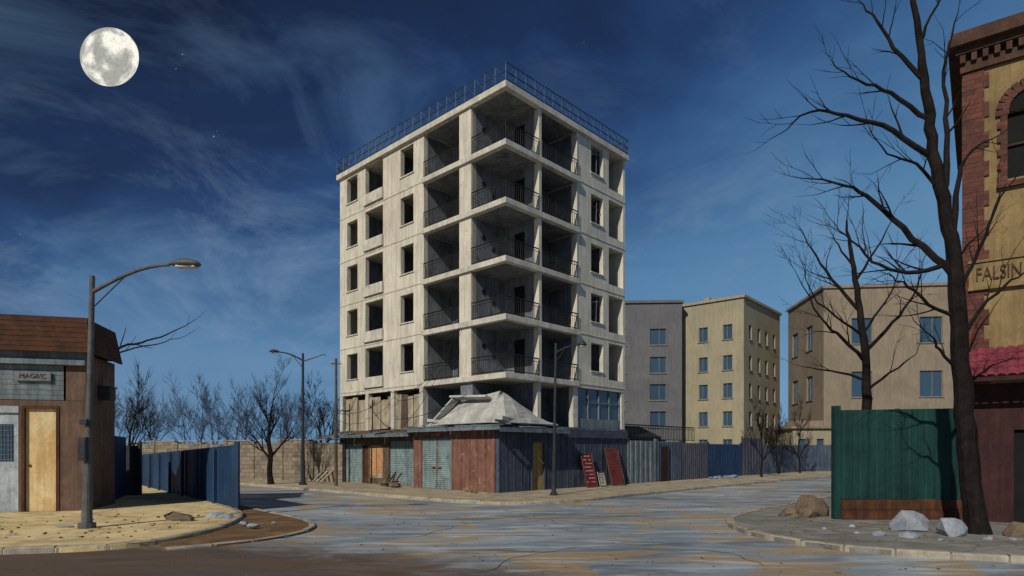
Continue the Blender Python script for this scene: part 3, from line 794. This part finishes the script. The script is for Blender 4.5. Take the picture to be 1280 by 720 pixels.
# ------------------------------------------------------------ kiosk, left
K = group('shop_kiosk', (-15.3,22.4,0), R(14.5))
m = MB(); op = []
for i in range(3):
    o_ = -3.05*i; op += [(-1.98+o_,-.82+o_,.12,3.85), (-3.05+.2+o_,-2.06+o_,.12,3.85)]
m.panel((0,0),(1,0),(0,1), -9.2, 0, 0, 4.05, op, .22)
m.panel((0,.23),(0,1),(-1,0), 0, 2.4, 0, 5.75, [], .2); m.panel((-9.2,.23),(0,1),(1,0),0,2.4,0,5.75,[],.2); m.panel((-9.2,2.64),(1,0),(0,1),0,9.2,0,5.75,[],.2)
m.box(-.62,0,.001,.2,4.06,5.3)
m.build('walls', M_kioskwall, K)
m = MB()
for i in range(7):
    z = 4.07+i*.175; m.obb((-4.95,.04,z+.085),(8.5,.05,.165),(.08,0,0))
m.build('sign_boards', M_kioskpan, K)
m = MB(); m.box(-9.3,.05,-.22,.1,5.3,5.5); m.box(-9.3,.0,-.12,.1,5.5,5.78); m.build('cornice', M_kioskpan, K, bevel=.015)
m = MB(); rng = random.Random(3)
for i in range(7):
    z = 5.74+i*.175; m.obb((-4.55,-.42+.02*i,z+.085),(9.6-.02*i+rng.uniform(-.05,.05),.06,.2),(-.2,0,0))
for i in range(7):
    z = 5.74+i*.175; m.obb((.28-.03*i,1.15,z+.085),(.06,3.1-.04*i,.2),(0,-.2,0))
m.box(-9.4,.2,-.3,2.8,5.85,5.93); m.box(-9.3,.05,-.32,2.7,6.85,6.97)
m.build('plank_roof', M_woodroof, K)
for i in range(3):
    o_ = -3.05*i
    m = MB(); m.box(-1.9+o_,-.9+o_,.08,.13,.12,3.8); m.build('cream_door', M_kdoor2, K)
    m = MB()
    for (a1,b1,c1,d1) in ((-1.98,-1.88,.12,3.85),(-.92,-.82,.12,3.85),(-1.88,-.92,3.75,3.85)): m.box(a1+o_,b1+o_,-.03,.15,c1,d1)
    m.box(-1.8+o_,-1.72+o_,.05,.079,1.7,1.78); m.build('door_frame', M_wood, K)
    m = MB(); m.box(-2.8+o_,-2.1+o_,.06,.12,.12,3.85); m.box(-2.85+o_,-2.06+o_,-.02,.055,3.6,3.84); m.build('white_door', M_kdoor, K)
    m = MB(); m.box(-2.7+o_,-2.25+o_,.045,.058,1.9,3.2); m.build('door_glass', M_glass, K)
    m = MB()
    for q in range(5): m.bar((-2.68+q*.1+o_,.03,1.9),(-2.68+q*.1+o_,.03,3.2),.015)
    for q in range(8): m.bar((-2.7+o_,.03,1.95+q*.17),(-2.25+o_,.03,1.95+q*.17),.015)
    m.build('door_grille', M_kioskpan, K)
m = MB(); m.box(-2.15,-1.05,-.09,-.03,4.72,5.05); m.build('sign_plate', M_frame, K, bevel=.01)
text('sign_text', 'MAGA\'C', M_lampdk, K, (-1.6,-.1,4.88), .22, (R(90),0,0), .006)
m = MB(); m.box(.02,.4,1.1,1.7,4.2,4.65); m.box(.0,.45,1.05,1.75,4.66,4.7)
for q in range(5): m.box(.41,.43,1.12,1.68,4.24+q*.08,4.28+q*.08)
m.build('wall_unit', M_lampdk, K, bevel=.01)

# ------------------------------------------------------------ brick building, right
Q = group('brick_corner_building', (13.98,19.3,0), R(-36.87))
m = MB(); wins = []
for i in range(4):
    x0 = 1.05+i*2.6; wins += [(x0,x0+1.2,10.4,12.4)]
m.panel((0,0),(1,0),(0,1), .02, 11, 4.3, 13.9, wins, .3)
m.panel((0,.31),(0,1),(1,0), 0, 9, 0, 13.9, [], .3); m.panel((11,.31),(0,1),(-1,0),0,9,0,13.9,[],.3); m.panel((0,9.6),(1,0),(0,-1),0,11,0,13.9,[],.28)
m.build('stucco_walls', M_stucco, Q)
m = MB(); z = 4.32; i = 0
while z < 13.7:
    wq = .62 if i % 2 == 0 else .42
    m.box(-.05, wq, -.05, .9*(1 if i%2 else .7), z, z+.44); z += .45; i += 1
m.box(-.04,.5,-.04,.6,4.3,13.85)
for k in range(4):
    x0 = 1.05+k*2.6; cx = x0+.6
    for s2 in (-1,1):
        z = 10.3; j = 0
        while z < 12.3:
            e = .16 if j % 2 else .24
            xa = x0-e if s2 < 0 else x0+1.2; m.box(xa, xa+e, -.07, .05, z, z+.2); z += .205; j += 1
    for q in range(13):
        a_ = math.pi*q/12; m.obb((cx+.72*math.cos(a_), -.02, 12.4+.72*math.sin(a_)), (.17,.12,.32), (0, -a_+math.pi/2, 0))
    m.box(x0-.25,x0+1.45,-.14,.02,10.14,10.3)
m.build('brickwork', M_brick, Q)
m = MB()
for k in range(4):
    cx = 1.65+k*2.6; pts = [(cx+.6*math.cos(math.pi*q/12), 12.4+.6*math.sin(math.pi*q/12)) for q in range(13)]
    n = len(m.v); m.v += [(p[0], -.012, p[1]) for p in pts]; m.f.append(tuple(range(n, n+13)))
    m.box(cx-.6,cx+.6,.16,.2,10.4,12.4)
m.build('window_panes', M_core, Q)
m = MB()
for k in range(4):
    cx = 1.65+k*2.6; m.box(cx-.03,cx+.03,.08,.15,10.4,12.4); m.box(cx-.6,cx+.6,.08,.15,11.4,11.46)
m.build('window_frames', M_cornice, Q)
m = MB()
m.box(-.1,11.1,-.12,9.7,13.9,14.15); m.box(-.22,11.2,-.28,9.8,14.42,14.6); m.box(-.4,11.3,-.5,9.9,14.6,14.85); m.box(-.3,11.3,-.4,9.8,14.86,15.05)
x = -.1
while x < 11: m.box(x,x+.14,-.24,-.0,14.16,14.41); x += .28
m.box(-.08,11.05,-.05,9.6,14.15,14.42)
m.build('cornice', M_cornice, Q, bevel=.01)
m = MB(); m.box(.12,11,-.1,-.01,7.25,7.98); m.box(.1,11,-.15,-.01,7.99,8.07); m.box(.1,11,-.15,-.01,7.16,7.24); m.build('sign_band', M_stucco, Q)
text('sign_lettering', 'FALSIN', M_cornice, Q, (.28,-.12,7.61), .58, (R(90),0,0), .02, 'LEFT', .62)
m = MB(); m.panel((0,-.01),(1,0),(0,1), 0, 11, 0, 4.29, [(1.2,2.4,0,2.9),(3.4,5.6,.8,2.9),(6.6,8.8,.8,2.9)], .3); m.build('ground_floor_wall', M_maroon, Q)
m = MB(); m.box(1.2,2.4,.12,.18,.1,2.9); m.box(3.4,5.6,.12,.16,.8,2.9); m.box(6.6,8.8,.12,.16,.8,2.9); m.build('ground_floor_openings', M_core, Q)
g2 = MB(); n = 46
for i in range(n):
    x0 = .05+i*.24
    for j in range(4):
        za = 5.35-j*.23; ya = -.06-j*.24
        prof = [(0,0),(.06,.05),(.12,.06),(.18,.05),(.24,0)]
        for (p,q) in zip(prof, prof[1:]):
            g2.quad((x0+p[0],ya,za+p[1]),(x0+q[0],ya,za+q[1]),(x0+q[0],ya-.26,za-.22+q[1]),(x0+p[0],ya-.26,za-.22+p[1]))
g2.build('tiled_awning', M_awn, Q)
m = MB(); m.box(.05,11.05,-1.05,-.98,4.3,4.42)
for x in (.1,3,6,9): m.bar((x,-1.0,4.35),(x,-.02,3.7),.05)
m.build('awning_frame', M_maroon, Q)

# ------------------------------------------------------------ background blocks
def bwindows(parent, face_ops, o, d, inn):
    gl = MB(); fr = MB()
    def P(t,e,z): return (o[0]+d[0]*t+inn[0]*e, o[1]+d[1]*t+inn[1]*e, z)
    for (a1,b1,c1,d1) in face_ops:
        gl.quad(P(a1,.2,c1),P(b1,.2,c1),P(b1,.2,d1),P(a1,.2,d1))
        mdl = a1+(b1-a1)*.55
        def bar(t0,t1,z0,z1,e0=.12,e1=.19):
            p = [P(t0,e0,z0),P(t1,e0,z0),P(t1,e1,z0),P(t0,e1,z0),P(t0,e0,z1),P(t1,e0,z1),P(t1,e1,z1),P(t0,e1,z1)]
            n = len(fr.v); fr.v += p
            for q in BOXF: fr.f.append(tuple(n+i for i in q))
        w_ = .07
        bar(a1,a1+w_,c1,d1); bar(b1-w_,b1,c1,d1); bar(a1+w_,b1-w_,c1,c1+w_); bar(a1+w_,b1-w_,d1-w_,d1); bar(mdl,mdl+w_,c1+w_,d1-w_)
        bar(a1-.12,b1+.12,c1-.1,c1-.01,-.1,.05)
    gl.build('glass', M_glass, parent); fr.build('frames', M_frame, parent)
def blockb(name, o, rz, LX_, LY_, H, wx, wy, mt, rows, hw=1.6):
    g_ = group(name, (o[0],o[1],0), rz)
    opx = [(t,t+w_,z,z+hw) for (t,w_) in wx for z in rows]; opy = [(t,t+w_,z,z+hw) for (t,w_) in wy for z in rows]
    m = MB()
    m.panel((0,0),(1,0),(0,1),0,LX_,0,H,opx,.3); m.panel((0,.301),(0,1),(1,0),0,LY_-.301,0,H,opy,.3)
    m.panel((LX_,.301),(0,1),(-1,0),0,LY_-.301,0,H,[],.3); m.panel((.3,LY_),(1,0),(0,-1),0,LX_-.6,0,H,[],.3)
    m.build('walls', mt, g_)
    m = MB(); m.box(-.2,LX_+.2,-.2,LY_+.2,H+.002,H+.3); m.box(.6,LX_-.6,.6,LY_-.6,H+.3,H+.5); m.build('roof', mt, g_)
    m = MB()
    for (x,y,h) in ((LX_*.3,LY_*.4,1.1),(LX_*.7,LY_*.6,.8)): m.box(x,x+.6,y,y+.6,H+.5,H+.5+h)
    m.build('chimneys', mt, g_)
    bwindows(g_, opx, (0,0),(1,0),(0,1))
    bwindows(g_, [(t+.301,t+.301+w_,z,z+hw) for (t,w_) in wy for z in rows], (0,0),(0,1),(1,0))
    return g_
ang = math.atan2(.76,.65)
blockb('cream_apartment_building', (26,70), ang, 12.5, 14, 19.4, [(1.6,.9),(4.4,.9),(7.0,.9),(9.8,.9)], [(1.0,1.1),(3.9,1.1),(9,1.1)], M_yellowb, [1.8,5.0,8.2,11.4,14.9], hw=1.7)
blockb('grey_apartment_building', (9.5,73.6), math.atan2(-.6,10.4), 10.4, 12, 19.5, [(2.2,1.7),(6.7,1.9)], [(3,1.5)], M_greyb, [1.6,4.9,8.1,11.3,14.6], hw=1.9)
blockb('tan_apartment_building', (35.2,70.5), math.atan2(-1.5,14), 16, 12, 20.5, [(3.0,2.2),(10.2,2.4)], [(3,2),(8,2)], M_tanb, [2.2,8.2,14.2], hw=2.9)
g_ = group('small_beige_house', (30.6,68.0,0)); m = MB(); m.panel((0,0),(1,0),(0,1),0,4.2,0,4.6,[(.7,1.4,2.4,3.5),(2.6,3.4,2.4,3.5)],.25); m.box(0,.25,.26,4,0,4.6); m.box(3.95,4.2,.26,4,0,4.6); m.box(.25,3.95,3.75,4,0,4.6); m.build('walls', M_yellowb, g_)
m = MB(); m.prism([(-.3,-.3),(4.5,-.3),(4.5,4.3),(-.3,4.3)],4.62,4.85); m.prism([(.6,.6),(3.6,.6),(3.6,3.4),(.6,3.4)],4.85,5.5); m.build('roof', M_tanb, g_)
m = MB(); m.box(.3,3.9,.2,.24,2.2,3.7); m.build('glass', M_glass, g_)

# ------------------------------------------------------------ trees
def grow(m, p, d, L, r, depth, rng, sides=5, up=.12, jit=.09, kids=(3,4), rmin=.006):
    n = 5; pts = [Vector(p)]; dd = Vector(d).normalized(); rr = [r]
    for i in range(n):
        dd = (dd+Vector((rng.gauss(0,jit),rng.gauss(0,jit),rng.gauss(0,jit*.7)+up*.3))).normalized()
        pts.append(pts[-1]+dd*L/n); rr.append(r*(1-.62*(i+1)/n))
    m.tube(pts, rr, sides, cap=False)
    if depth <= 0: return
    k = rng.randint(*kids)
    for i in range(k+1):
        t = 1.0 if i == k else rng.uniform(.3,.95); j = min(n-1, int(t*n)); q = pts[j].lerp(pts[j+1], t*n-j) if t < 1 else pts[-1]
        ax = Vector((rng.gauss(0,1),rng.gauss(0,1),rng.gauss(0,.6))).normalized()
        nd = dd.copy(); ang_ = R(rng.uniform(24,48)) if i < k else R(rng.uniform(4,15))
        nd = (nd*math.cos(ang_)+ (ax-nd*ax.dot(nd)).normalized()*math.sin(ang_)); nd.z += up
        grow(m, q, nd, L*rng.uniform(.55,.8)*(1-.25*t if i<k else 1), max(rmin, rr[j]*.6), depth-1, rng, max(3, sides-1), up, jit, kids, rmin)
def bare_tree(m, loc, H, seed, r=.16, depth=4, spread=1.0, up=.14, tr=.26, rmin=.006):
    t = MB(); rng = random.Random(seed)
    pts = [Vector((0,0,0))]
    for i in range(4): pts.append(pts[-1]+Vector((rng.gauss(0,.06),rng.gauss(0,.06),H*tr/4)))
    t.tube(pts, [r*1.35,r*1.05,r,r*.95,r*.9], 7)
    grow(t, pts[-1], (rng.gauss(0,.08),rng.gauss(0,.08),1), H*.34, r*.88, depth, rng, 6, up, .09, (3,4), rmin)
    for i in range(3):
        a_ = rng.uniform(0,6.28); q = pts[3].lerp(pts[4], rng.random())
        grow(t, q, (math.cos(a_)*.8,math.sin(a_)*.8,1.0), H*.29, r*.5, depth-1, rng, 5, up, .09, (3,4), rmin)
    mz = max(v_[2] for v_ in t.v); s2 = H/mz; n = len(m.v)
    m.v += [(loc[0]+v_[0]*s2*spread, loc[1]+v_[1]*s2*spread, loc[2]+v_[2]*s2) for v_ in t.v]
    m.f += [tuple(n+i for i in f_) for f_ in t.f]
def tree_obj(loc, H, seed, mt=M_bark, **kw):
    m = MB(); bare_tree(m, (0,0,0), H, seed, **kw); o = m.build('bare_tree', mt, weld=False); o.location = loc
tree_obj((-15.3,39.6,.1), 8.6, 12, r=.2, depth=5, spread=.95)
tree_obj((-27.2,44.5,.1), 8.8, 5, r=.16, depth=4, spread=.9, rmin=.018)
tree_obj((-15.6,51,.1), 9.2, 77, r=.16, depth=4, rmin=.02)
tree_obj((20.0,50.0,.1), 7.6, 9, r=.15, depth=4, spread=.7, rmin=.02)
tree_obj((24.0,56.2,.1), 6.6, 19, r=.14, depth=4, spread=.7, rmin=.02)
tree_obj((27.2,59.0,.1), 7.6, 29, r=.15, depth=4, spread=.7, rmin=.02)
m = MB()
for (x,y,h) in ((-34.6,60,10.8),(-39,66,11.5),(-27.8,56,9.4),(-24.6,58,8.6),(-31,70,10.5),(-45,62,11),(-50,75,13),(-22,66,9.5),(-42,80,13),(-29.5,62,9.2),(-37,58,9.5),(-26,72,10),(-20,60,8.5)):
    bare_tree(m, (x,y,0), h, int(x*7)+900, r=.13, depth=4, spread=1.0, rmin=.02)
m.build('distant_trees', M_barkhaze, weld=False)

def sketch_tree(name, loc, sc, base, trunk, tw, branches, seed, twigdepth=1, y_amp=.22, dens=.5):
    """trunk/branches drawn as an elevation profile in units of `sc` metres, given depth by y_amp"""
    m = MB(); rng = random.Random(seed)
    def cv(p, y): return Vector(((p[0]-base[0])*sc, y, (base[1]-p[1])*sc))
    def cr(pts, n=4):
        res = []
        for i in range(len(pts)-1):
            p0 = pts[max(i-1,0)]; p1 = pts[i]; p2 = pts[i+1]; p3 = pts[min(i+2,len(pts)-1)]
            for k in range(n):
                t = k/n; res.append(.5*((2*p1)+(p2-p0)*t+(2*p0-5*p1+4*p2-p3)*t*t+(3*p1-p0-3*p2+p3)*t**3))
        res.append(pts[-1])
        return [res[0]]+[q+Vector((rng.gauss(0,.022),rng.gauss(0,.022),rng.gauss(0,.022))) for q in res[1:]]
    T_ = cr([cv(p, .1*math.sin(i*1.3)) for i, p in enumerate(trunk)]); n = len(T_)
    rad = [(tw[0]*(1-i/(n-1))**.8+tw[1])*rng.uniform(.94,1.06) for i in range(n)]; rad[0] *= 1.35; rad[1] *= 1.1
    m.tube(T_, rad, 10)
    for bi, br in enumerate(branches):
        r0 = br[0]; side = rng.choice((-1,1)); pts = []
        for i, p in enumerate(br[1:]):
            l = i/(len(br)-2); d_ = Vector(br[-1]) - Vector(br[1])
            pts.append(cv(p, side*y_amp*l*d_.length*sc*rng.uniform(.7,1.2)) + Vector((rng.gauss(0,.03),0,rng.gauss(0,.03)))*(1 if i else 0))
        b0 = min(T_, key=lambda q: (Vector((q.x,q.z))-Vector((pts[0].x,pts[0].z))).length)
        if (Vector((b0.x,b0.z))-Vector((pts[0].x,pts[0].z))).length < .6: pts[0].y = b0.y
        C_ = cr(pts); k = len(C_); rr = [max(.010, r0*(1-.85*i/(k-1))) for i in range(k)]
        m.tube(C_, rr, 6)
        for i in range(3, k-1):
            if rng.random() > dens: continue
            t = (C_[i+1]-C_[i-1]).normalized(); ax = Vector((rng.gauss(0,1),rng.gauss(0,.6),rng.gauss(.2,1))).normalized()
            nd = t*.8+(ax-t*ax.dot(t)).normalized()*.6
            grow(m, C_[i], nd, rng.uniform(.6,1.3)*(1-.3*i/k), max(.011, rr[i]*.5), twigdepth, rng, 4, .05, .09, (1,2), .008)
        grow(m, C_[-1], C_[-1]-C_[-2], .6, rr[-1], twigdepth, rng, 4, .04, .09, (1,2), .008)
    grow(m, T_[-1], T_[-1]-T_[-2], 1.2, rad[-1], twigdepth, rng, 4, .1, .09, (2,3), .008)
    o = m.build(name, M_bark, weld=False); o.location = loc; return o
sketch_tree('bare_tree', (12.16,16.3,.08), .0209, (1222,672),
    [(1222,672),(1214,585),(1206,500),(1197,412),(1190,330),(1184,272),(1170,192),(1160,132),(1148,72),(1138,-8),(1132,-48)], (.235,.025),
    [(.10,(1186,345),(1150,298),(1108,250),(1068,225),(1034,205)),
     (.085,(1172,200),(1120,165),(1070,142),(1028,130),(996,146)),
     (.07,(1162,150),(1120,112),(1085,92),(1050,68)),
     (.075,(1190,330),(1152,342),(1110,328),(1076,296),(1060,270)),
     (.09,(1188,300),(1206,230),(1230,185),(1262,160)),
     (.09,(1180,245),(1196,160),(1204,75),(1226,-10)),
     (.065,(1152,100),(1122,56),(1098,10),(1090,-20)),
     (.06,(1192,372),(1216,320),(1232,262),(1252,225)),
     (.06,(1198,405),(1156,382),(1118,360),(1096,352)),
     (.06,(1200,430),(1232,380),(1262,352),(1282,345)),
     (.05,(1178,235),(1140,212),(1102,206),(1068,180)),
     (.05,(1146,60),(1160,20),(1178,-30)),
     (.05,(1203,470),(1170,440),(1150,430),(1128,405))], 101, 1, .22, .6)
sketch_tree('bare_tree', (14.1,24.6,.08), .0308, (1099,637),
    [(1099,637),(1098,560),(1097,500),(1092,440),(1084,385),(1079,335),(1073,292),(1070,268)], (.20,.02),
    [(.09,(1095,455),(1062,425),(1026,400),(992,352)),
     (.09,(1092,440),(1122,405),(1142,372),(1148,340)),
     (.08,(1085,388),(1056,345),(1036,302),(1022,272)),
     (.07,(1080,350),(1102,312),(1118,272)),
     (.07,(1096,475),(1052,462),(1012,452)),
     (.07,(1097,488),(1130,462),(1152,442)),
     (.05,(1079,330),(1062,300),(1054,280)),
     (.06,(1090,420),(1050,398),(1018,372),(998,330)),
     (.06,(1090,415),(1116,372),(1128,330))], 202, 2, .22, .6)
sketch_tree('dead_tree', (-17.9,27.0,.08), .0346, (123,640),
    [(123,640),(121,560),(119,500),(120,470),(124,460)], (.07,.05),
    [(.075,(122,463),(150,446),(180,438),(212,426),(236,411)),
     (.05,(124,462),(166,446),(200,440),(228,430)),
     (.04,(124,462),(132,448),(138,436))], 303, 0, .12, .35)

# ------------------------------------------------------------ rocks
def rocks(name, items, mt, seed):
    m = MB(); rng = random.Random(seed)
    for (x,y,sx_,sy_,sz_) in items: m.rock((x,y,.1+sz_*.42), sx_, sy_, sz_, rng, 30)
    return m.build(name, mt, bevel=.02)
rocks('boulder', [(10.75,16.9,.55,.42,.40)], M_rockm, 1)
rocks('boulder', [(11.15,15.9,.38,.34,.36)], M_rockm, 22)
rocks('boulder', [(12.75,15.7,.40,.32,.28)], M_rockb, 3)
rocks('stone_scatter', [(9.9,15.6,.34,.25,.12),(9.35,15.9,.18,.15,.1),(9.6,17.6,.12,.1,.08),(9.0,16.3,.08,.08,.05),(11.6,15.2,.12,.1,.07),(8.6,17.2,.07,.07,.05),(10.3,15.0,.09,.08,.06),(12.1,15.1,.1,.1,.06)], M_rockm, 4)
rocks('rubble_pile', [(10.0,20.7,.5,.45,.45),(9.6,20.2,.35,.3,.25),(9.3,20.9,.3,.25,.2),(10.3,21.6,.5,.4,.5),(8.9,20.5,.16,.15,.12),(9.1,20.0,.2,.15,.12)], M_rockb, 5)
rocks('stone_scatter', [(-10.4,19.4,.42,.3,.2),(-10.0,19.1,.25,.2,.16)], M_rockb, 6)
rocks('stone_scatter', [(-9.6,20.3,.36,.25,.13),(-9.1,19.9,.28,.2,.12),(-9.9,20.8,.2,.2,.1),(-12.6,17.6,.26,.2,.05)], M_rockm, 7)
rocks('stone_scatter', [(-7.4,17.8,.2,.15,.08),(-7.9,18.4,.14,.12,.08),(-7.1,18.6,.08,.08,.05)], M_rockm, 8)
m = MB(); rng = random.Random(91)
for i in range(160):
    if i % 2: x = rng.uniform(7.2,13); y = rng.uniform(14.6,19.3)
    else: x = rng.uniform(-15,-9.4); y = rng.uniform(15,21)
    r = rng.uniform(.012,.04); m.obb((x,y,.12+r*.4),(r*2,r*1.7,r),(0,0,rng.uniform(0,3)))
m.build('pebbles', M_rockb)
